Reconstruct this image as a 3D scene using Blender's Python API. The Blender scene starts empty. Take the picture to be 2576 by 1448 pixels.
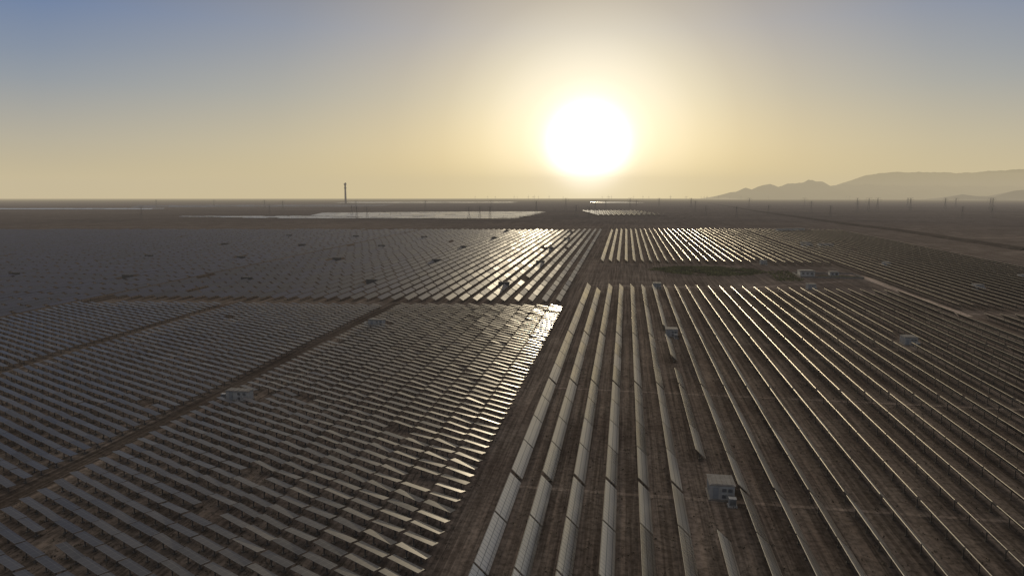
import bpy, math, random
from mathutils import Vector, Matrix
random.seed(7)
sc = bpy.context.scene
COL = sc.collection
R = math.radians
PSI = R(9.42); SP = math.sin(PSI); CP = math.cos(PSI)
SLOPE = 0.0163

# ---------------------------------------------------------------- terrain
def depth(u, v): return -SP*u + CP*v
def side(u, v): return CP*u + SP*v
def survey(cx, cy):           # heading frame -> world
    return (cx*CP - cy*SP, cx*SP + cy*CP)
def zs(s):
    if s < 780: return SLOPE*s
    t = min(s-780, 100.0)
    return SLOPE*(780 + t - t*t/200.0)
def gz(u, v): return zs(max(depth(u, v), -400))
PITCH = math.atan(SLOPE*CP)

# ---------------------------------------------------------------- node helpers
def new_mat(name):
    m = bpy.data.materials.new(name); m.use_nodes = True
    nt = m.node_tree; b = nt.nodes["Principled BSDF"]
    return m, nt, b
def N(nt, t, **kw):
    n = nt.nodes.new(t)
    for k, v in kw.items(): setattr(n, k, v)
    return n
def L(nt, a, b): nt.links.new(a, b)
def ramp(nt, stops, interp='LINEAR'):
    r = N(nt, 'ShaderNodeValToRGB'); cr = r.color_ramp; cr.interpolation = interp
    while len(cr.elements) < len(stops): cr.elements.new(0.5)
    for e, (p, c) in zip(cr.elements, stops):
        e.position = p; e.color = (c[0], c[1], c[2], 1)
    return r
def math_n(nt, op, a=None, b=None):
    n = N(nt, 'ShaderNodeMath', operation=op)
    for i, x in enumerate((a, b)):
        if x is None: continue
        if isinstance(x, (int, float)): n.inputs[i].default_value = x
        else: L(nt, x, n.inputs[i])
    return n.outputs[0]
def mixc(nt, fac, a, b, mode='MIX'):
    n = N(nt, 'ShaderNodeMix', data_type='RGBA', blend_type=mode)
    for sock, x in ((n.inputs[0], fac), (n.inputs[6], a), (n.inputs[7], b)):
        if isinstance(x, (int, float)): sock.default_value = x
        elif isinstance(x, tuple): sock.default_value = (*x, 1)
        else: L(nt, x, sock)
    return n.outputs[2]
def simple(name, col, rough=0.7, metal=0.0, var=0.25, scale=3.0, bump=0.0):
    m, nt, b = new_mat(name)
    tc = N(nt, 'ShaderNodeTexCoord'); no = N(nt, 'ShaderNodeTexNoise')
    no.inputs['Scale'].default_value = scale; no.inputs['Detail'].default_value = 6
    L(nt, tc.outputs['Object'], no.inputs['Vector'])
    r = ramp(nt, [(0.3, tuple(c*(1-var) for c in col)), (0.7, tuple(min(1, c*(1+var)) for c in col))])
    L(nt, no.outputs['Fac'], r.inputs[0]); L(nt, r.outputs[0], b.inputs['Base Color'])
    b.inputs['Roughness'].default_value = rough; b.inputs['Metallic'].default_value = metal
    if bump:
        bp = N(nt, 'ShaderNodeBump'); bp.inputs['Strength'].default_value = bump
        L(nt, no.outputs['Fac'], bp.inputs['Height']); L(nt, bp.outputs[0], b.inputs['Normal'])
    return m

def panel_mat(name, dark, line, rough, ior, var=0.35, metal=0.0, tint=(1, 1, 1), lw=0.05):
    m, nt, b = new_mat(name)
    uv = N(nt, 'ShaderNodeUVMap'); sep = N(nt, 'ShaderNodeSeparateXYZ')
    L(nt, uv.outputs[0], sep.inputs[0])
    def lines(sock, period, w):
        f = math_n(nt, 'FRACT', math_n(nt, 'DIVIDE', sock, period))
        return math_n(nt, 'LESS_THAN', f, w/period)
    g = math_n(nt, 'MAXIMUM', lines(sep.outputs[0], 1.05, lw), lines(sep.outputs[1], 1.02, lw))
    geo = N(nt, 'ShaderNodeNewGeometry'); oi = N(nt, 'ShaderNodeObjectInfo')
    rnd = math_n(nt, 'FRACT', math_n(nt, 'ADD', geo.outputs['Random Per Island'], oi.outputs['Random']))
    base = mixc(nt, rnd, tuple(c*(1-var) for c in dark), tuple(c*(1+var) for c in dark))
    col = mixc(nt, g, base, line)
    L(nt, col, b.inputs['Base Color'])
    tc = N(nt, 'ShaderNodeTexNoise'); tc.inputs['Scale'].default_value = 0.35; tc.inputs['Detail'].default_value = 3
    L(nt, geo.outputs['Position'], tc.inputs['Vector'])
    rr = math_n(nt, 'ADD', math_n(nt, 'MULTIPLY', tc.outputs['Fac'], 0.14), rough-0.07)
    rr = math_n(nt, 'ADD', rr, math_n(nt, 'MULTIPLY', rnd, 0.12))
    L(nt, rr, b.inputs['Roughness'])
    b.inputs['IOR'].default_value = ior; b.inputs['Metallic'].default_value = metal
    b.inputs['Specular Tint'].default_value = (*tint, 1)
    return m

M_DUSTY_SHEEN = panel_mat("dusty_sheen_glass", (0.66, 0.59, 0.48), (0.16, 0.145, 0.12), 0.24, 2.0, 0.15, 0.78, (1, 0.97, 0.91), 0.09)  # dusty glass, with golden sky glints painted in as a warm metallic tint
M_PANEL = panel_mat("photovoltaic_glass", (0.014, 0.016, 0.032), (0.10, 0.10, 0.12), 0.42, 1.58, 0.7, 0.0, (0.94, 0.92, 1.0))
M_TABLE = panel_mat("dark_photovoltaic_glass", (0.018, 0.018, 0.024), (0.12, 0.115, 0.115), 0.33, 1.85, 0.4, 0.0, (1, 0.95, 0.88))
M_FARP = panel_mat("bright_photovoltaic_glass", (0.10, 0.10, 0.13), (0.30, 0.30, 0.32), 0.18, 2.2)
M_BACK = simple("panel_backsheet", (0.12, 0.10, 0.08), 0.7, 0, 0.15, 1.0)
M_ALU = simple("aluminium_frame", (0.60, 0.54, 0.43), 0.38, 0.8, 0.1, 1.0)
M_STEEL = simple("galvanised_steel", (0.12, 0.105, 0.09), 0.7, 0.2, 0.2, 2.0)
M_WHITE = simple("weathered_white_paint", (0.36, 0.35, 0.33), 0.6, 0, 0.15, 1.2, 0.05)
M_ROOF = simple("dusty_roof_sheet", (0.17, 0.155, 0.14), 0.9, 0.0, 0.25, 0.8, 0.05)
M_BACKLIT = simple("backlit_cabin_paint", (0.10, 0.095, 0.09), 0.9, 0.0, 0.25, 0.8)  # dark copy of the cabin colour, shade of backlit walls painted in
M_DOOR = simple("grey_door_paint", (0.22, 0.23, 0.24), 0.5, 0.1, 0.1, 2)
M_VENT = simple("dark_louvre_metal", (0.14, 0.14, 0.14), 0.6, 0.3, 0.2, 3)
M_CONC = simple("dusty_concrete", (0.18, 0.16, 0.14), 0.9, 0, 0.2, 0.8, 0.2)
M_PYLON = simple("pylon_steel", (0.10, 0.095, 0.09), 0.8, 0.0, 0.2, 1)
M_TOWER = simple("tower_concrete", (0.11, 0.09, 0.08), 1.0, 0, 0.2, 0.05)
M_DARK = simple("receiver_black", (0.03, 0.03, 0.03), 0.9, 0, 0.2, 0.1)
M_SCRUB = simple("desert_scrub_leaf", (0.12, 0.10, 0.07), 0.95, 0, 0.45, 0.4)
M_BUSH = simple("shrub_leaf", (0.15, 0.14, 0.06), 0.9, 0, 0.5, 0.12)

# ground
def ground_material(name, k=1.0):
    k = k*1.15
    m, nt, b = new_mat(name)
    geo = N(nt, 'ShaderNodeNewGeometry'); P = geo.outputs['Position']
    def noise(scale, vec=(1, 1, 1), detail=6, rough=0.6):
        mp = N(nt, 'ShaderNodeMapping'); mp.inputs['Scale'].default_value = vec
        L(nt, P, mp.inputs[0])
        n = N(nt, 'ShaderNodeTexNoise'); n.inputs['Scale'].default_value = scale
        n.inputs['Detail'].default_value = detail; n.inputs['Roughness'].default_value = rough
        L(nt, mp.outputs[0], n.inputs['Vector']); return n.outputs['Fac']
    n1 = noise(0.004, detail=8); n2 = noise(0.06, detail=8); n3 = noise(1.1, detail=6, rough=0.7)
    tr = noise(1.0, (1.3, 0.012, 1), 4, 0.7)
    r1 = ramp(nt, [(0.3, (0.103*k, 0.080*k, 0.067*k)), (0.55, (0.143*k, 0.116*k, 0.097*k)), (0.75, (0.198*k, 0.163*k, 0.137*k))])
    L(nt, n2, r1.inputs[0])
    r2 = ramp(nt, [(0.35, (0.70, 0.70, 0.72)), (0.65, (1.1, 1.08, 1.03))]); L(nt, n1, r2.inputs[0])
    c = mixc(nt, 0.85, r1.outputs[0], r2.outputs[0], 'MULTIPLY')
    r3 = ramp(nt, [(0.40, (0.5, 0.48, 0.46)), (0.5, (1, 1, 1)), (0.60, (1.45, 1.4, 1.35))]); L(nt, tr, r3.inputs[0])
    c = mixc(nt, 0.7, c, r3.outputs[0], 'MULTIPLY')
    r4 = ramp(nt, [(0.35, (0.42, 0.42, 0.40)), (0.6, (1.24, 1.24, 1.24))]); L(nt, n3, r4.inputs[0])
    c = mixc(nt, 0.75, c, r4.outputs[0], 'MULTIPLY')
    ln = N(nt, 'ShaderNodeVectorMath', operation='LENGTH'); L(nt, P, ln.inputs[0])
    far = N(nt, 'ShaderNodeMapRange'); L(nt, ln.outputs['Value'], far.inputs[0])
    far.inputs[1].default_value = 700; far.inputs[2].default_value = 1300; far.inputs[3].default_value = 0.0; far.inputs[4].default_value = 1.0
    c = mixc(nt, far.outputs[0], c, mixc(nt, 1.0, c, (0.72, 0.75, 0.84), 'MULTIPLY'))  # distant ground darkened in its colour in place of self-shadowing
    L(nt, c, b.inputs['Base Color']); b.inputs['Roughness'].default_value = 1.0
    b.inputs['Specular IOR Level'].default_value = 0.0
    hs = math_n(nt, 'ADD', math_n(nt, 'MULTIPLY', n3, 0.35), math_n(nt, 'ADD', math_n(nt, 'MULTIPLY', tr, 0.4), math_n(nt, 'MULTIPLY', n2, 1.5)))
    bp = N(nt, 'ShaderNodeBump'); bp.inputs['Strength'].default_value = 0.35; bp.inputs['Distance'].default_value = 0.4
    L(nt, hs, bp.inputs['Height']); L(nt, bp.outputs[0], b.inputs['Normal'])
    return m
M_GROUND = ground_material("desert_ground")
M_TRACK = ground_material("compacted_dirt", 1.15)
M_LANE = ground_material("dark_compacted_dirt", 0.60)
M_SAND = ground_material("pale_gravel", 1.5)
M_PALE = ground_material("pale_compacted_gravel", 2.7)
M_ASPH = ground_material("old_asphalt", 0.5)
M_MOUNT = simple("mountain_rock", (0.075, 0.070, 0.075), 1.0, 0, 0.3, 0.0012)

# ---------------------------------------------------------------- mesh builder
class MB:
    def __init__(s): s.v = []; s.f = []; s.mi = []; s.uv = []
    def quad(s, pts, mi=0, uv=None):
        i = len(s.v); s.v += [tuple(p) for p in pts]; s.f.append(tuple(range(i, i+len(pts)))); s.mi.append(mi)
        s.uv += uv if uv else [(0.5, 0.5)]*len(pts)
    def box(s, c, d, M=None, mi=0, top=None, rim=None):
        i = len(s.v); hx, hy, hz = d[0]/2, d[1]/2, d[2]/2
        for x, y, z in ((-1,-1,-1),(1,-1,-1),(1,1,-1),(-1,1,-1),(-1,-1,1),(1,-1,1),(1,1,1),(-1,1,1)):
            p = Vector((c[0]+x*hx, c[1]+y*hy, c[2]+z*hz))
            if M is not None: p = M @ p
            s.v.append(tuple(p))
        F = [(4,5,6,7),(3,2,1,0),(0,1,5,4),(1,2,6,5),(2,3,7,6),(3,0,4,7)]
        for k, f in enumerate(F):
            s.f.append(tuple(i+a for a in f))
            if k == 0 and top is not None:
                s.mi.append(top)
                s.uv += [(0.02, 0.02), (0.02+d[0], 0.02), (0.02+d[0], 0.02+d[1]), (0.02, 0.02+d[1])]
            else:
                s.mi.append(rim if (rim is not None and k > 1) else mi); s.uv += [(0.5, 0.5)]*4
    def beam(s, a, b, w, mi=0):
        a = Vector(a); b = Vector(b); d = b-a; ln = d.length
        q = d.to_track_quat('Z', 'Y').to_matrix().to_4x4()
        s.box((0, 0, 0), (w, w, ln), Matrix.Translation((a+b)/2) @ q, mi)
    def cyl(s, c, r0, r1, h, n=16, mi=0, M=None, cap=True):
        i = len(s.v)
        for k in range(n):
            a = 2*math.pi*k/n
            for r, z in ((r0, 0), (r1, h)):
                p = Vector((c[0]+r*math.cos(a), c[1]+r*math.sin(a), c[2]+z))
                if M is not None: p = M @ p
                s.v.append(tuple(p))
        for k in range(n):
            a, b = 2*k, 2*((k+1) % n)
            s.f.append((i+a, i+b, i+b+1, i+a+1)); s.mi.append(mi); s.uv += [(0.5, 0.5)]*4
        if cap:
            s.f.append(tuple(i+2*k+1 for k in range(n))); s.mi.append(mi); s.uv += [(0.5, 0.5)]*n
    def mesh(s, name, mats, smooth=False):
        me = bpy.data.meshes.new(name); me.from_pydata(s.v, [], s.f)
        for m in mats: me.materials.append(m)
        me.polygons.foreach_set("material_index", s.mi)
        ul = me.uv_layers.new(name="UVMap")
        flat = [x for p in s.uv for x in p]; ul.data.foreach_set("uv", flat)
        if smooth: me.polygons.foreach_set("use_smooth", [True]*len(s.f))
        me.update(); return me
def obj(name, me, parent=None, loc=(0, 0, 0), rot=(0, 0, 0)):
    o = bpy.data.objects.new(name, me); COL.objects.link(o)
    o.location = loc; o.rotation_euler = rot
    if parent: o.parent = parent
    return o
def tag(o, label, cat, group=None, kind=None):
    o["label"] = label; o["category"] = cat
    if group: o["group"] = group
    if kind: o["kind"] = kind

# ---------------------------------------------------------------- ground
xs = [0]
st = 25
while xs[-1] < 45000: xs.append(xs[-1]+st); st = st*1.18 if xs[-1] > 600 else st
xs = [-x for x in xs[:0:-1]] + xs
ys = [-400, 0, 60]+list(range(100, 780, 40))+[780+5*i for i in range(21)]
st = 20
while ys[-1] < 45000: ys.append(ys[-1]+st); st *= 1.15
g = MB()
for y in ys:
    for x in xs:
        u, v = survey(x, y); g.v.append((u, v, zs(y)))
nx = len(xs)
for j in range(len(ys)-1):
    for i in range(nx-1):
        a = j*nx+i; g.f.append((a, a+1, a+nx+1, a+nx)); g.mi.append(0); g.uv += [(0, 0)]*4
o = obj("ground", g.mesh("ground", [M_GROUND], True)); tag(o, "brown gravelly desert plain with tyre tracks", "ground", kind="structure")

def strip(name, pts, w, mat, label, lift=0.03, cat="road", bank=0.0):
    m = MB(); dense = []
    for (a, b) in zip(pts[:-1], pts[1:]):
        n = max(1, int(math.dist(a, b)/12))
        for k in range(n): dense.append((a[0]+(b[0]-a[0])*k/n, a[1]+(b[1]-a[1])*k/n))
    dense.append(pts[-1]); L_, R_ = [], []
    for i, p in enumerate(dense):
        q0 = dense[max(0, i-1)]; q1 = dense[min(len(dense)-1, i+1)]
        dx, dy = q1[0]-q0[0], q1[1]-q0[1]; l = math.hypot(dx, dy); nx_, ny_ = -dy/l, dx/l
        ww = w/2*(1+0.10*math.sin(i*0.9)+0.06*math.sin(i*2.3))
        for arr, sg in ((L_, 1), (R_, -1)):
            x, y = p[0]+sg*nx_*ww, p[1]+sg*ny_*ww
            arr.append((x, y, gz(x, y)+lift+bank))
    for i in range(len(dense)-1):
        m.quad([R_[i], R_[i+1], L_[i+1], L_[i]])
        if bank:
            for A, sg in ((L_, 1), (R_, -1)):
                a, b = A[i], A[i+1]
                dx, dy = b[0]-a[0], b[1]-a[1]; l = math.hypot(dx, dy); ox, oy = -dy/l*sg*bank*2, dx/l*sg*bank*2
                m.quad([a, b, (b[0]+ox, b[1]+oy, b[2]-bank-0.2), (a[0]+ox, a[1]+oy, a[2]-bank-0.2)])
    o = obj(name, m.mesh(name, [mat])); tag(o, label, cat, kind="structure"); return o
strip("dirt_road", [(-22.3, 60), (-22.3, 480), (-20.5, 835)], 2.6, M_TRACK, "compacted dirt service road between panel fields")
strip("dirt_road", [(-101, 60), (-100, 290)], 4.6, M_LANE, "dark dirt service road between tilted solar tables")
strip("dirt_path", [(-170, 100), (-170, 282)], 3.0, M_LANE, "narrow dirt path between tilted solar tables", cat="path")
strip("dirt_path", [(-238, 220), (-238, 640)], 4.0, M_LANE, "narrow dirt path between solar tracker rows", cat="path")
strip("dirt_path", [(-19.9, 112.4), (120, 112.4)], 1.0, M_SAND, "crossing dirt path through tracker rows", 0.034, cat="path")
strip("dirt_path", [(-19.9, 172.4), (200, 172.4)], 1.0, M_SAND, "crossing dirt path through tracker rows", 0.034, cat="path")
strip("gravel_road", [(136.5, 298), (136.5, 425), (120, 440)], 5.2, M_PALE, "pale gravel access road beside tracker rows")
strip("gravel_road", [(139, 304), (250, 306)], 3, M_SAND, "pale gravel access road crossing tracker rows", 0.034)
strip("dirt_path", [(-18, 362), (60, 364), (120, 400)], 4, M_SAND, "pale dirt path along an empty plot", cat="path")
strip("main_road", [survey(*p) for p in [(425, 560), (446, 722), (490, 1000), (706, 1981), (1513, 5280)]], 10, M_ASPH, "raised asphalt road on an earth embankment", 0.05, bank=1.5)
strip("dirt_road", [survey(*p) for p in [(-1400, 905), (-300, 905), (300, 905), (450, 860)]], 8, M_SAND, "dirt road along the field edge", 0.05)
for k, (a, b) in enumerate([((470, 700), (1500, 760)), ((480, 860), (1900, 1000)), ((500, 620), (900, 560)), ((520, 1200), (2600, 1500))]):
    strip("dirt_path", [survey(*a), survey(*b)], 7, M_SAND, "faint pale vehicle track on open desert", 0.05, cat="path")

# ---------------------------------------------------------------- solar trackers and tables
PW = 2.65; SEG = 14.35; AX = 1.7
TW = 1.48; TL = 5.4; TH = 1.5
TROT = -R(22.0); ROWA = R(25.6); ROLL = R(5.0)
mb = MB(); mb.box((0, 0, 0.03), (PW, SEG, 0.09), mi=1, top=0, rim=2); ME_TP = mb.mesh("tracker_panel", [M_DUSTY_SHEEN, M_BACK, M_ALU])
mb = MB(); mb.cyl((0, 0, 0), 0.09, 0.09, SEG+0.2, 8, M=Matrix.Translation((0, SEG/2+0.1, -0.1)) @ Matrix.Rotation(R(90), 4, 'X'))
for k in range(8): mb.box((0, -SEG/2+0.9+k*1.8, -0.05), (PW*0.9, 0.07, 0.06))
ME_TT = mb.mesh("torque_tube", [M_STEEL])
mb = MB(); mb.box((0, 0, 0.79), (0.16, 0.12, 1.60)); mb.box((0, 0, 1.57), (0.3, 0.2, 0.12)); mb.box((0, 0, 0.1), (0.4, 0.4, 0.2))
ME_POST = mb.mesh("post", [M_STEEL])
mb = MB(); mb.box((0, 0, 0.03), (TL, TW, 0.07), mi=1, top=0); ME_BP = mb.mesh("table_panel", [M_TABLE, M_BACK])
mb = MB()
for y in (-0.5, 0.5): mb.box((0, y, -0.05), (TL*0.97, 0.08, 0.08))
for k in range(4): mb.box((-TL/2+1+k*(TL-2)/3, 0, -0.13), (0.08, TW*0.85, 0.07))
ME_BF = mb.mesh("support_frame", [M_STEEL])
mb = MB(); mb.box((0, 0, 0.64), (0.14, 0.14, 1.28)); mb.box((0, 0, 0.08), (0.45, 0.45, 0.16)); mb.beam((0, 0, 0.6), (0, 0.4, 1.26), 0.08)
ME_LEG = mb.mesh("leg", [M_STEEL])

CABINS = [(16.8, 114.5, 4.0, 4.4), (16.6, 241, 4.0, 4.4), (16.6, 357, 4.0, 4.4), (93.5, 241, 4.0, 4.4), (94, 366, 4.0, 4.4),
          (177.6, 379, 4.0, 4.4), (170, 483, 4.0, 4.4), (92, 480, 4.0, 4.4), (222, 425, 4.0, 4.4),
          (-92.5, 149.5, 6.0, 2.4), (-91.5, 241, 6.0, 2.4)]
FARCAB = []
for i in range(5):
    for j in range(5):
        uu = -62-71.5*i+(j % 2)*6; vv = 348+j*106-i*2
        if 200 < depth(uu, vv) < 790: FARCAB.append((uu, vv, 5.8, 1.8))
def clear(u, v, hu, hv):
    for (cu, cv, w, d) in CABINS+FARCAB:
        if abs(u-cu) < hu+w/2 and abs(v-cv) < hv+d/2: return False
    return True
def inview(u, v, k=0.84, m=14, near=55):
    s = depth(u, v); return s > near and abs(side(u, v)) < k*s+m
trk = []; trk2 = []; tab = []
def jit(a): return random.gauss(0, a)
def tracker_block(dst, u0, u1, du, vblocks, tilt, tj, edge=None, sgn=1, skip=0.002, gap=0.7, sj=None, hu=1.4, gj=0.0, start=None, hv=0.3):
    n = int(abs(u1-u0)/du)
    sj = tj if sj is None else sj
    for j in range(n+1):
        u = u0+sgn*du*j
        rt = tilt+jit(tj)
        for (va, vb) in vblocks:
            off = (start(u) if start else 0) + jit(0.12)
            v = va+SEG/2+off
            while v+SEG/2 <= vb+0.8+off:
                if inview(u, v) and (edge is None or edge(u, v)) and clear(u, v, hu, SEG/2+hv) and random.random() > skip:
                    dst.append((u, v, rt+jit(sj)))
                v += SEG+gap+random.random()*gj
rb = [(53.6+60*i, 53.6+60*i+58.6) for i in range(5)]
tracker_block(trk, -18.0, 134, 5.5, rb, R(44), R(0.6), gap=0.4, sj=R(0.35))
tracker_block(trk, 141, 250, 5.5, rb[:4], R(42), R(0.6), gap=0.4, sj=R(0.3))
tracker_block(trk, 141, 250, 5.5, [(313+60*i, 313+60*i+58.6) for i in range(9)], R(40), R(0.9), edge=lambda u, v: depth(u, v) < 815, gap=0.4, sj=R(0.3))
tracker_block(trk, -15.5, 134, 5.5, [(473+60*i, 473+60*i+58.6) for i in range(7)], R(41), R(1.0), edge=lambda u, v: depth(u, v) < 815, gap=0.4, sj=R(0.5))
tracker_block(trk2, -29, -234, 6.2, [(301, 900)], R(31), R(1.4), sj=R(1.4),
              edge=lambda u, v: depth(u, v) < 815, sgn=-1, gap=1.0, gj=1.2, start=lambda u: 0.10*(u+25), hv=-5.5)
tracker_block(trk2, -243, -780, 6.5, [(170, 900)], R(22), R(2.2), sj=R(1.6),
              edge=lambda u, v: depth(u, v) < 815, sgn=-1, gap=1.2, gj=1.4, hv=-5.5)
def table_block(ustart, uend, pu, t0, t1):
    u = ustart
    while u > uend:
        sh = (ustart-u)*math.tan(ROWA)
        tilt = t0+(t1-t0)*(u-ustart)/(uend-ustart)
        for k in range(-85, 95):
            v = 103.4+k*3.4+(sh % 3.4)
            if v < 56 or v > 289+0.12*(u+25): continue
            if 106.9 < v < 109.9 and u > -40: continue
            if abs(u+101) < 3.9 or abs(u+170) < 2.85: continue
            if inview(u, v) and clear(u, v, 3.0, 1.4) and random.random() > 0.005:
                tab.append((u, v, tilt+jit(R(1.7)), ROLL+jit(R(1.4))))
        u -= pu
table_block(-28.3, -97.6, 5.9, R(8), R(5.0))
table_block(-104.9, -239, 5.9, R(2), R(0.0))

def ranked(lst):
    iv = [t for t in lst if depth(t[0], t[1]) > 80 and abs(side(t[0], t[1])) < 0.75*depth(t[0], t[1])+1]
    iv.sort(key=lambda t: math.hypot(t[0], t[1])); near = iv[:300]; s = set(near)
    return near, [t for t in lst if t not in s]
near_t, far_t = ranked(trk); near_b, far_b = ranked(tab)
for (u, v, t) in near_t:
    e = obj("solar_tracker", None, None, (u, v, gz(u, v)), (PITCH, 0, 0))
    tag(e, "long tilted row of solar panels on steel posts", "solar panel", "tracker rows in the solar farm")
    obj("panel", ME_TP, e, (0, 0, AX), (0, t, 0)); obj("torque_tube", ME_TT, e, (0, 0, AX), (0, t, 0))
    for y in (-5.2, 0, 5.2): obj("post", ME_POST, e, (0, y, 0))
for (u, v, t, r) in near_b:
    e = obj("solar_table", None, None, (u, v, gz(u, v)), (0, 0, TROT))
    tag(e, "small nearly flat solar table on two legs over bare dirt", "solar panel", "solar tables in the field")
    obj("panel", ME_BP, e, (0, 0, TH), (-t, r, 0)); obj("support_frame", ME_BF, e, (0, 0, TH), (-t, r, 0))
    for x in (-1.3, 1.3): obj("leg", ME_LEG, e, (x, 0, 0))
def field(lst, name, mat, label, pw=PW, rim=3):
    mb = MB()
    for (u, v, t) in lst:
        z = gz(u, v)
        mb.box((0, 0, 0.03), (pw, SEG, 0.09), Matrix.Translation((u, v, z+AX)) @ Matrix.Rotation(PITCH, 4, 'X') @ Matrix.Rotation(t, 4, 'Y'), 1, 0, rim)
        if depth(u, v) < 420:
            for y in (-5.2, 0, 5.2): mb.box((u, v+y, gz(u, v+y)+0.78), (0.14, 0.12, 1.56), None, 2)
    o = obj(name, mb.mesh(name, [mat, M_BACK, M_STEEL, M_ALU])); tag(o, label, "solar panels", kind="stuff")
field(far_t, "solar_tracker_field", M_DUSTY_SHEEN, "vast field of tilted solar tracker rows on desert")
field(trk2, "solar_tracker_field", M_PANEL, "dense dark field of solar rows covering the desert", 2.3, 1)
mb = MB()
for (u, v, t, r) in far_b:
    z = gz(u, v); B = Matrix.Translation((u, v, z)) @ Matrix.Rotation(TROT, 4, 'Z')
    mb.box((0, 0, 0.03), (TL, TW, 0.07), B @ Matrix.Translation((0, 0, TH)) @ Matrix.Rotation(r, 4, 'Y') @ Matrix.Rotation(-t, 4, 'X'), 1, 0)
    for x in (-1.3, 1.3): mb.box((x, 0, 0.66), (0.14, 0.14, 1.32), B, 2)
o = obj("solar_table_field", mb.mesh("solar_table_field", [M_TABLE, M_BACK, M_STEEL]))
tag(o, "field of small nearly flat solar tables on dirt", "solar panels", kind="stuff")
print("trackers", len(trk), len(trk2), "tables", len(tab))

# distant arrays
def far_array(name, poly, pitch, w, seg, label, tilt=R(2.5), mat=None, skip=0.03):
    m = MB(); y = min(p[1] for p in poly); ymax = max(p[1] for p in poly)
    while y < ymax:
        hits = []
        for (a, b) in zip(poly, poly[1:]+poly[:1]):
            if (a[1] <= y) != (b[1] <= y): hits.append(a[0]+(b[0]-a[0])*(y-a[1])/(b[1]-a[1]))
        hits.sort()
        for xa, xb in zip(hits[::2], hits[1::2]):
            x = xa
            while x < xb:
                if random.random() > skip:
                    u, v = survey(x+seg/2, y)
                    B = Matrix.Translation((u, v, gz(u, v)+2)) @ Matrix.Rotation(PSI, 4, 'Z') @ Matrix.Rotation(tilt+jit(R(0.5)), 4, 'X')
                    m.box((0, 0, 0), (seg-1, w, 0.1), B, 1, 0)
                    m.box((u, v, gz(u, v)+1), (0.4, 0.4, 2), None, 1)
                x += seg
        y += pitch
    o = obj(name, m.mesh(name, [mat or M_FARP, M_BACK])); tag(o, label, "solar panels", kind="stuff")
far_array("distant_solar_array", [(-130, 1220), (-10, 1230), (75, 1850), (-100, 1850), (-470, 1700), (-420, 1420)], 11, 6.5, 24, "distant array of shining solar panels", skip=0.12)
far_array("distant_solar_array", [(-420, 1240), (-160, 1230), (-440, 1400), (-700, 1380)], 13, 5.5, 24, "distant array of dull solar panels", R(3), None, 0.2)
far_array("distant_solar_array", [(-1900, 2250), (-1200, 2250), (-1250, 2450), (-2000, 2450)], 15, 7, 40, "distant array of pale solar panels", R(4), None, 0.3)
far_array("distant_solar_array", [(-1500, 2700), (-600, 2900), (-700, 3900), (-1900, 3500)], 60, 7, 50, "distant field of pale mirrors around a tower", R(5), M_PANEL, 0.3)
far_array("distant_solar_array", [(-1300, 5000), (-30, 5300), (-30, 6600), (-1500, 6400)], 55, 12, 80, "thin distant band of shining mirrors", skip=0.3)
far_array("distant_solar_array", [(700, 5300), (1000, 5300), (1000, 6200), (700, 6200)], 30, 14, 80, "thin distant band of shining mirrors")
m = MB()
for j in range(14):
    x0 = 185+j*11
    for k in range(8):
        u, v = survey(x0+k*2.2, 1480+k*62)
        m.box((0, 0, 0), (6, 55, 0.1), Matrix.Translation((u, v, gz(u, v)+3.5)) @ Matrix.Rotation(R(24), 4, 'Y'), 1, 0)
        m.box((u, v, gz(u, v)+1.7), (0.4, 0.4, 3.4), None, 1)
o = obj("distant_tracker_array", m.mesh("distant_tracker_array", [M_FARP, M_BACK])); tag(o, "distant block of shining tracker rows", "solar panels", kind="stuff")

# ---------------------------------------------------------------- inverter cabins
def cabin_proto(w, d, h, wall=None):
    P = {}; wall = wall or M_WHITE
    m = MB(); m.box((0, 0, 0.15), (w+0.5, d+0.5, 0.3)); P["base"] = m.mesh("base", [M_CONC])
    m = MB(); m.box((0, 0, 0.3+h/2), (w, d, h))
    n = int(w/0.5)
    for k in range(n+1):
        x = -w/2+k*w/n; m.box((x, -d/2-0.02, 0.3+h/2), (0.07, 0.04, h-0.06)); m.box((x, d/2+0.02, 0.3+h/2), (0.07, 0.04, h-0.06))
    for k in range(int(d/0.6)):
        y = -d/2+0.4+k*0.6
        for s in (-1, 1): m.box((s*(w/2+0.02), y, 0.3+h/2), (0.04, 0.07, h-0.06))
    P["wall"] = m.mesh("wall", [wall])
    m = MB(); m.box((0, 0, 0.3+h+0.06), (w+0.35, d+0.35, 0.12)); m.box((0, 0, 0.3+h+0.16), (w*0.96, d*0.96, 0.08))
    for k in range(5): m.box((-w*0.4+k*w*0.2, 0, 0.3+h+0.23), (0.06, d*0.9, 0.06))
    P["roof"] = m.mesh("roof", [M_ROOF if wall is M_WHITE else wall])
    m = MB(); m.box((0, 0, 1.0), (0.9, 0.06, 2.0)); m.box((0.35, -0.05, 1.0), (0.05, 0.06, 0.25)); P["door"] = m.mesh("door", [M_DOOR])
    m = MB()
    for k in range(6): m.box((0, 0, k*0.1), (0.7, 0.07, 0.05))
    P["vent"] = m.mesh("vent", [M_VENT]); return P
PROTOS = {"a": (cabin_proto(3.9, 4.3, 2.4), 3.9, 4.3, 2.4), "b": (cabin_proto(5.8, 2.4, 2.2), 5.8, 2.4, 2.2), "c": (cabin_proto(5.6, 1.9, 2.3, M_BACKLIT), 5.6, 1.9, 2.3)}
m = MB(); m.box((0, 0, 0.15), (1.5, 1.3, 0.3)); m.box((0, 0, 0.85), (1.1, 0.9, 1.1)); m.box((0, 0, 1.44), (1.25, 1.05, 0.08)); TB1 = m.mesh("tank", [M_WHITE])
m = MB()
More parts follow.
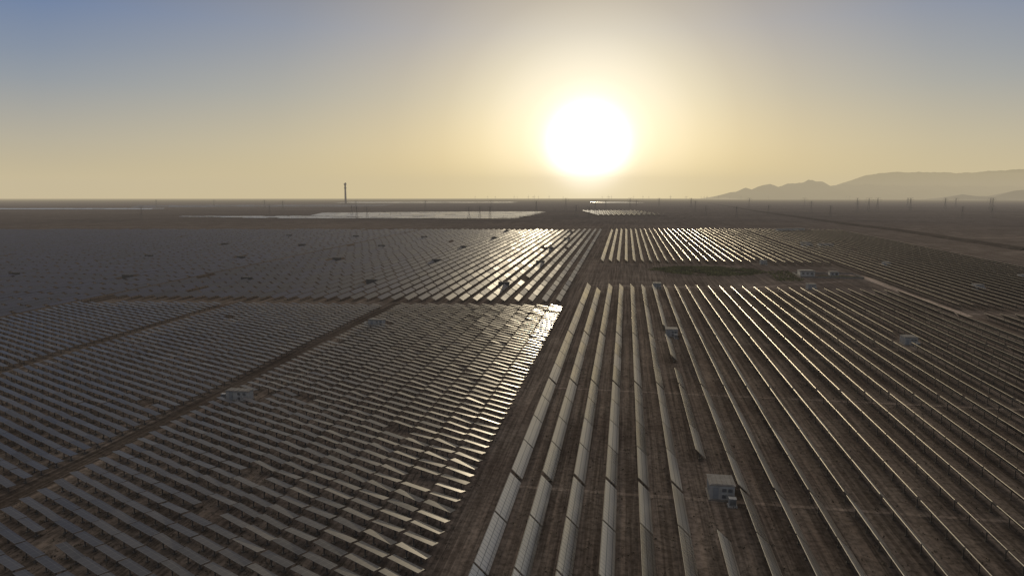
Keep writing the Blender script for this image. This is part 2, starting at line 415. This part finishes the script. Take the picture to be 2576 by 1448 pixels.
for k in range(7): m.box((-0.48+k*0.16, -0.57, 0.85), (0.04, 0.22, 0.9)); m.box((-0.48+k*0.16, 0.57, 0.85), (0.04, 0.22, 0.9))
TB2 = m.mesh("cooling_fin", [M_DOOR])
def add_cabin(u, v, w, full=True):
    P, W, D, H_ = PROTOS["c" if not full else "a" if w < 4.6 else "b"]
    e = obj("inverter_cabin", None, None, (u, v, gz(u, v)))
    tag(e, "white metal inverter cabin standing among solar rows" if full else "inverter cabin coloured dark as if backlit among dense solar rows", "cabin", "inverter cabins in the solar farm")
    obj("base", P["base"], e); obj("wall", P["wall"], e); obj("roof", P["roof"], e)
    if full:
        obj("door", P["door"], e, (-W*0.27, -D/2-0.08, 0.32))
        obj("vent", P["vent"], e, (W*0.08, -D/2-0.09, 0.6)); obj("vent", P["vent"], e, (W*0.33, -D/2-0.09, 0.6))
        obj("vent", P["vent"], e, (W*0.08, -D/2-0.09, 1.7)); obj("vent", P["vent"], e, (W*0.33, -D/2-0.09, 1.7))
        dx = (W*0.36, -D/2-1.6) if w < 4.6 else (-W/2-1.3, 0)
        t = obj("transformer", None, None, (u+dx[0], v+dx[1], gz(u+dx[0], v+dx[1])))
        tag(t, "small white transformer box beside an inverter cabin", "transformer", "transformers beside the cabins")
        obj("tank", TB1, t); obj("cooling_fin", TB2, t)
for (u, v, w, d) in CABINS: add_cabin(u, v, w)
for (u, v, w, d) in FARCAB:
    if inview(u, v, 0.76, 5): add_cabin(u, v, w, False)

# service compound
def hut(u, v, w, d, h, label, nwin=3, rot=0.0):
    e = obj("service_building", None, None, (u, v, gz(u, v)), (0, 0, rot)); tag(e, label, "building")
    m = MB(); m.box((0, 0, h/2), (w, d, h)); obj("wall", m.mesh("wall", [M_WHITE]), e)
    m = MB(); m.box((0, 0, h+0.15), (w+0.6, d+0.6, 0.3)); m.box((0, 0, h+0.4), (w*0.9, d*0.9, 0.2)); obj("roof", m.mesh("roof", [M_ROOF]), e)
    for k in range(nwin):
        m = MB(); m.box((0, 0, 0), (1.2, 0.08, 1.1)); obj("window", m.mesh("window", [M_VENT]), e, (-w/2+w*(k+0.7)/(nwin+0.4), -d/2-0.05, h*0.58))
    m = MB(); m.box((0, 0, 1.05), (1.0, 0.08, 2.1)); obj("door", m.mesh("door", [M_DOOR]), e, (w/2-1.0, -d/2-0.05, 0))
hut(105, 421, 8.0, 7, 3.0, "white flat-roofed service building with dark windows", 3)
hut(121, 424, 5, 4, 2.2, "low white annex beside a planted yard", 2)
for (x, y, w) in [(255, 590, 8), (272, 592, 12), (262, 610, 7)]:
    u, v = survey(x, y); hut(u, v, w, 5, 2.6, "white low building at the edge of tracker rows", 2, PSI)
for (x, y, w) in [(310, 790, 9), (322, 794, 12), (336, 800, 10)]:
    u, v = survey(x, y); hut(u, v, w, 6, 3.5, "small white control building beyond the tracker rows", 2, PSI)
m = MB()
for (a, b) in (((100, 412), (134, 412)), ((134, 412), (134, 432)), ((134, 432), (100, 432)), ((100, 432), (100, 412))):
    mx, my = (a[0]+b[0])/2, (a[1]+b[1])/2
    m.box((mx, my, gz(mx, my)+0.4), (abs(a[0]-b[0])+0.2, abs(a[1]-b[1])+0.2, 1.2))
o = obj("compound_wall", m.mesh("compound_wall", [M_CONC])); tag(o, "low concrete wall around the service building yard", "wall")

# ---------------------------------------------------------------- vegetation (uncountable)
def clumps(name, pts, mat, hmin, hmax, blades, label, cat):
    m = MB()
    for (u, v) in pts:
        z = gz(u, v); h = random.uniform(hmin, hmax); r = h*random.uniform(0.7, 1.3)
        for k in range(blades):
            a = random.uniform(0, 6.283); rr = random.uniform(0, r); b = random.uniform(0, 6.283)
            cx, cy = u+rr*math.cos(a), v+rr*math.sin(a); hh = h*random.uniform(0.4, 1)*(1.1-rr/r*0.6); w = h*0.35
            dx, dy = math.cos(b)*w, math.sin(b)*w; lx, ly = random.uniform(-.4, .4)*h, random.uniform(-.4, .4)*h
            zb = z+random.uniform(0, 0.35)*h
            m.quad([(cx-dx, cy-dy, zb), (cx+dx, cy+dy, zb), (cx+lx, cy+ly, zb+hh)])
    o = obj(name, m.mesh(name, [mat])); tag(o, label, cat, kind="stuff")
pts = []
while len(pts) < 11000:
    s = 70+230*random.random()**1.3; x = random.uniform(-0.8, 0.8)*s; u, v = survey(x, s)
    if abs(u+22.3) < 2.0 or abs(u+101) < 2.0 or (u > -20 and random.random() < 0.55): continue
    pts.append((u, v))
clumps("desert_scrub", pts, M_SCRUB, 0.12, 0.42, 5, "sparse dry desert scrub scattered on gravel", "scrub")
pts = []
for i in range(3600):
    a = random.uniform(0, 6.283); r = math.sqrt(random.random())
    u = 50+32*r*math.cos(a)+jit(2); v = 436+26*r*math.sin(a)*0.8+jit(2)
    if (math.sin(u*0.25)+math.sin(v*0.3+u*0.1)) > -1.2: pts.append((u, v))
for i in range(350): pts.append((random.uniform(112, 132), random.uniform(413, 418)))
for i in range(200): pts.append((random.uniform(84, 99), random.uniform(395, 440)))
clumps("shrub_patch", pts, M_BUSH, 0.45, 1.3, 8, "patch of low green desert shrubs on an empty plot", "shrubs")

# ---------------------------------------------------------------- pylons
def pylon_meshes(h):
    b = h*0.10; t = h*0.022; m = MB(); n = 6
    lv = [(h*0.92*(1-(1-k/n)**1.25)) for k in range(n+1)]
    wd = lambda z: b+(t-b)*min(1, z/(h*0.7)) if z < h*0.7 else t
    tk = h*0.0055
    for k in range(n):
        z0, z1 = lv[k], lv[k+1]; w0, w1 = wd(z0), wd(z1)
        c0 = [(-w0, -w0), (w0, -w0), (w0, w0), (-w0, w0)]; c1 = [(-w1, -w1), (w1, -w1), (w1, w1), (-w1, w1)]
        for i in range(4):
            j = (i+1) % 4
            m.beam((*c0[i], z0), (*c1[i], z1), tk)
            m.beam((*c0[i], z0), (*c1[j], z1), tk*0.6); m.beam((*c0[j], z0), (*c1[i], z1), tk*0.6)
            m.beam((*c1[i], z1), (*c1[j], z1), tk*0.6)
    m.beam((0, 0, lv[-1]), (0, 0, h), tk)
    body = m.mesh("lattice_mast", [M_PYLON]); m = MB()
    for z, a in ((0.70, 0.20), (0.82, 0.26), (0.94, 0.17)):
        for s in (-1, 1):
            m.beam((0, -t, z*h), (s*a*h, 0, z*h+0.01*h), tk*0.8); m.beam((0, t, z*h), (s*a*h, 0, z*h+0.01*h), tk*0.8)
            m.beam((0, 0, z*h+0.05*h), (s*a*h, 0, z*h+0.015*h), tk*0.7)
    arm = m.mesh("cross_arm", [M_PYLON]); m = MB()
    m.cyl((0, 0, -0.05*h), 0.15, 0.15, 0.055*h, 6)
    ins = m.mesh("insulator", [M_PYLON]); return body, arm, ins
PM = {h: pylon_meshes(h) for h in (24, 32, 40)}
py = [(-285, 1260, 24), (-262, 1240, 24), (-78, 1240, 24), (-61, 1300, 24), (-40, 1250, 24), (-680, 1260, 24), (-565, 1600, 24),
      (140, 1500, 24), (145, 1290, 24), (395, 1400, 24), (425, 1300, 24), (560, 1500, 24), (640, 1380, 24),
      (960, 1850, 40), (1010, 1900, 40), (1130, 1950, 40), (1260, 2000, 40), (1370, 1960, 40), (740, 1700, 32), (880, 1750, 32),
      (300, 2200, 32), (470, 2600, 32), (-900, 2500, 32), (-1300, 3000, 32), (-1500, 2900, 32), (820, 1250, 24), (930, 1330, 24),
      (620, 2900, 40), (1600, 2300, 40), (1050, 1400, 24), (-350, 1500, 24), (60, 1700, 32), (230, 1900, 32), (520, 1950, 32)]
for k in range(8): py.append((180+k*225, 2300+k*60, 40))
for k in range(4): py.append((-700+k*210, 2100+k*60, 32))
for (x, y, h) in py:
    u, v = survey(x, y); a, b, c = PM[h]
    e = obj("power_pylon", None, None, (u, v, gz(u, v)), (0, 0, PSI+random.uniform(-0.5, 0.5)))
    tag(e, "dark steel lattice power pylon on the desert plain", "pylon", "power pylons across the plain")
    obj("lattice_mast", a, e); obj("cross_arm", b, e)
    for z, w in ((0.70, 0.20), (0.82, 0.26), (0.94, 0.17)):
        for s in (-1, 1): obj("insulator", c, e, (s*w*h, 0, z*h))

# wind turbines
m = MB(); m.cyl((0, 0, 0), 2.0, 1.1, 60, 10); WT = m.mesh("mast", [M_WHITE])
m = MB(); m.box((0, 1, 61), (2.8, 7, 2.8)); m.cyl((0, 0, 0), 1.3, 0.5, 2, 8, M=Matrix.Translation((0, -2.5, 61)) @ Matrix.Rotation(R(90), 4, 'X')); WN = m.mesh("nacelle", [M_WHITE])
m = MB()
for k in range(3):
    Rm = Matrix.Translation((0, -3.5, 61)) @ Matrix.Rotation(k*2.0944, 4, 'Y')
    m.cyl((0, 0, 0.5), 1.2, 0.3, 28, 5, M=Rm @ Matrix.Scale(0.45, 4, (0, 1, 0)))
WB = m.mesh("rotor", [M_WHITE])
for k in range(32):
    y = random.uniform(9500, 14000); x = (random.uniform(-0.06, 0.30) if k < 26 else random.uniform(0.25, 0.62))*y
    u, v = survey(x, y)
    e = obj("wind_turbine", None, None, (u, v, gz(u, v)), (0, 0, PSI+random.uniform(-.3, .3)))
    tag(e, "tiny white three-bladed wind turbine near the horizon", "wind turbine", "wind turbines along the horizon")
    obj("mast", WT, e); obj("nacelle", WN, e); obj("rotor", WB, e)

# solar power tower
u, v = survey(-1025, 4240); e = obj("solar_power_tower", None, None, (u, v, gz(u, v))); tag(e, "tall slender concrete solar power tower with dark receiver", "tower")
m = MB(); m.cyl((0, 0, 0), 6.5, 5.0, 96, 20); obj("shaft", m.mesh("shaft", [M_TOWER]), e)
m = MB(); m.cyl((0, 0, 96), 7.5, 7.5, 5, 20); m.cyl((0, 0, 101), 5, 5, 17, 20); m.cyl((0, 0, 118), 8, 8, 8, 20); m.box((2, 0, 128.5), (7, 6, 5)); obj("receiver", m.mesh("receiver", [M_DARK]), e)
m = MB(); m.box((0, 0, 3), (44, 30, 6)); m.box((38, 10, 2.5), (24, 20, 5)); obj("base_building", m.mesh("base_building", [M_TOWER]), e)

# ---------------------------------------------------------------- mountains
from mathutils import noise as MN
def ridge(name, prof, D, thick, label, amp):
    m = MB(); cols = []
    rows = 14
    n = 300
    xs_ = [prof[0][0]+(prof[-1][0]-prof[0][0])*i/n for i in range(n+1)]
    for x in xs_:
        for (a, b) in zip(prof[:-1], prof[1:]):
            if a[0] <= x <= b[0]: h = a[1]+(b[1]-a[1])*(x-a[0])/(b[0]-a[0]); break
        h = max(0, h+amp*h*MN.fractal(Vector((x*0.0018, 0, D)), 0.9, 2.1, 6))
        col = []
        for j in range(rows+1):
            t = j/rows
            y = D-thick+thick*t
            hh = h*(t**1.2)*(1+0.35*(1-t)*MN.fractal(Vector((x*0.0025, y*0.0012, 3)), 0.8, 2.1, 5))
            yy = y+300*MN.noise(Vector((x*0.001, t*3, 1)))*(1-t)
            u, v = survey(x, yy); col.append((u, v, 13.0+hh-3*(t == 0)))
        u, v = survey(x, D+thick); col.append((u, v, 5)); cols.append(col)
    R_ = rows+2
    for c in cols: m.v += c
    for i in range(n):
        for j in range(R_-1):
            a = i*R_+j; m.f.append((a, a+R_, a+R_+1, a+1)); m.mi.append(0); m.uv += [(0, 0)]*4
    o = obj(name, m.mesh(name, [M_MOUNT])); tag(o, label, "mountain", kind="structure")
px = lambda pts, D: [((x-1288)/1717*D, max(0, (498-y)/1732*D)) for x, y in pts]
ridge("mountain_range", px([(1770, 499), (1800, 490), (1830, 481), (1850, 479), (1870, 469), (1885, 474), (1900, 467), (1930, 461), (1950, 466), (1970, 459), (1990, 459), (2010, 456), (2025, 449), (2045, 457), (2060, 456), (2080, 464), (2110, 460), (2150, 462), (2300, 464), (2700, 467)], 22000), 22000, 2500, "jagged hazy mountain range beyond the plain", 0.11)
ridge("mountain_range", px([(2050, 478), (2090, 465), (2120, 454), (2160, 442), (2200, 433), (2300, 431), (2400, 433), (2480, 429), (2576, 421), (2750, 415), (3000, 430)], 24500), 24500, 1400, "broad hazy mountain plateau beyond the plain", 0.04)
ridge("hill", px([(2350, 499), (2385, 488), (2410, 482), (2440, 488), (2490, 489), (2530, 478), (2560, 474), (2620, 476), (2750, 490)], 12500), 12500, 1200, "low rocky hills in front of mountains", 0.2)

# ---------------------------------------------------------------- haze: thin dust layers whose emission stands in for scattered sunlight
def haze_mat(name, SIG, col):
    hm = bpy.data.materials.new(name); hm.use_nodes = True; nt = hm.node_tree
    for n in list(nt.nodes): nt.nodes.remove(n)
    out = N(nt, 'ShaderNodeOutputMaterial'); ab = N(nt, 'ShaderNodeVolumeAbsorption'); em = N(nt, 'ShaderNodeEmission'); ad = N(nt, 'ShaderNodeAddShader')
    ab.inputs['Color'].default_value = (0, 0, 0, 1); ab.inputs['Density'].default_value = SIG
    em.inputs['Color'].default_value = (*col, 1); em.inputs['Strength'].default_value = SIG
    L(nt, ab.outputs[0], ad.inputs[0]); L(nt, em.outputs[0], ad.inputs[1]); L(nt, ad.outputs[0], out.inputs['Volume'])
    return hm
def haze(name, SIG, col, y0, y1, z0, z1, label):
    m = MB(); m.box((0, (y0+y1)/2, (z0+z1)/2), (84000, y1-y0, z1-z0), Matrix.Rotation(PSI, 4, 'Z'))
    o = obj("sky_haze", m.mesh("sky_haze", [haze_mat(name, SIG, col)])); tag(o, label, "sky", kind="structure")
haze("self_lit_dust_haze", 4e-5, (0.62, 0.52, 0.31), 4002, 29000, -20, 900, "thin self-lit dusty haze layer over the far plain")
haze("self_lit_low_haze", 6e-5, (0.52, 0.45, 0.37), -300, 4000, -20, 140, "low self-lit golden haze added over the solar farm")  # glowing layer added to lift dark ground, standing in for veiling glare

# ---------------------------------------------------------------- sun, sky
SAZ = R(3.16); SEL = R(4.1)
S = Vector((-math.sin(SAZ)*math.cos(SEL), math.cos(SAZ)*math.cos(SEL), math.sin(SEL)))
ld = bpy.data.lights.new("sun", 'SUN'); ld.energy = 3.4; ld.angle = R(0.6); ld.color = (1.0, 0.84, 0.58)
lo = bpy.data.objects.new("sun", ld); COL.objects.link(lo); lo.rotation_euler = (-S).to_track_quat('-Z', 'Y').to_euler()
W = bpy.data.worlds.new("World"); sc.world = W; W.use_nodes = True; nt = W.node_tree
bg = nt.nodes['Background']; out = nt.nodes['World Output']
tc = N(nt, 'ShaderNodeTexCoord'); D_ = tc.outputs['Generated']
nm = N(nt, 'ShaderNodeVectorMath', operation='NORMALIZE'); L(nt, D_, nm.inputs[0])
dp = N(nt, 'ShaderNodeVectorMath', operation='DOT_PRODUCT'); L(nt, nm.outputs[0], dp.inputs[0]); dp.inputs[1].default_value = S
th = math_n(nt, 'MULTIPLY', math_n(nt, 'ARCCOSINE', math_n(nt, 'MINIMUM', dp.outputs['Value'], 1.0)), 180/math.pi)
sp = N(nt, 'ShaderNodeSeparateXYZ'); L(nt, nm.outputs[0], sp.inputs[0])
el = math_n(nt, 'MULTIPLY', math_n(nt, 'ARCSINE', sp.outputs[2]), 180/math.pi)
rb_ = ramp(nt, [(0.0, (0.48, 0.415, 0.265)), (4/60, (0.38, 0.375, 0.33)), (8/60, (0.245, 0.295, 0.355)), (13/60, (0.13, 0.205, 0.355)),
                (20/60, (0.055, 0.09, 0.19)), (30/60, (0.06, 0.09, 0.15)), (45/60, (0.34, 0.33, 0.31)), (1.0, (0.56, 0.52, 0.48))])  # sky high above the view brightened as added fill light
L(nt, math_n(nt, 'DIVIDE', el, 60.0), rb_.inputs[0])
gl = ramp(nt, [(0, (1, 1, 1)), (2.4/60, (1, 0.97, 0.87)), (3.8/60, (0.88, 0.80, 0.57)), (5.6/60, (0.71, 0.615, 0.36)), (9/60, (0.49, 0.395, 0.165)),
               (12/60, (0.35, 0.26, 0.07)), (16/60, (0.245, 0.17, 0.025)), (25/60, (0.125, 0.085, 0.005)), (40/60, (0.02, 0.01, 0)), (1, (0, 0, 0))])
L(nt, math_n(nt, 'DIVIDE', th, 60.0), gl.inputs[0])
mr = N(nt, 'ShaderNodeMapRange', interpolation_type='SMOOTHERSTEP'); L(nt, th, mr.inputs[0])
mr.inputs[1].default_value = 0.0; mr.inputs[2].default_value = 4.9; mr.inputs[3].default_value = 1.9; mr.inputs[4].default_value = 0.0
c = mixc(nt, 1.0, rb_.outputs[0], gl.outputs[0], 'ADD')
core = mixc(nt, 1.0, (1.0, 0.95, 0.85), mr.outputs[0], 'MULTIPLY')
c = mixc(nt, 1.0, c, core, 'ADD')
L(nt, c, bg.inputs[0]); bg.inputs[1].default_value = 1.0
sky = N(nt, 'ShaderNodeTexSky', sky_type='NISHITA'); sky.sun_disc = False; sky.sun_elevation = SEL; sky.sun_rotation = -SAZ
sky.dust_density = 3.0
bg2 = N(nt, 'ShaderNodeBackground'); L(nt, sky.outputs[0], bg2.inputs[0]); bg2.inputs[1].default_value = 0.005
ads = N(nt, 'ShaderNodeAddShader'); L(nt, bg.outputs[0], ads.inputs[0]); L(nt, bg2.outputs[0], ads.inputs[1]); L(nt, ads.outputs[0], out.inputs['Surface'])

# ---------------------------------------------------------------- camera
cd = bpy.data.cameras.new("camera"); cam = bpy.data.objects.new("camera", cd); COL.objects.link(cam)
cd.sensor_width = 36; cd.lens = 24.0; cd.clip_end = 120000; cd.clip_start = 1
cam.location = (0, 0, 51.8); cam.rotation_euler = (R(90-7.5), 0, PSI)
sc.camera = cam
sc.view_settings.view_transform = 'Standard'; sc.view_settings.look = 'None'; sc.view_settings.exposure = 0
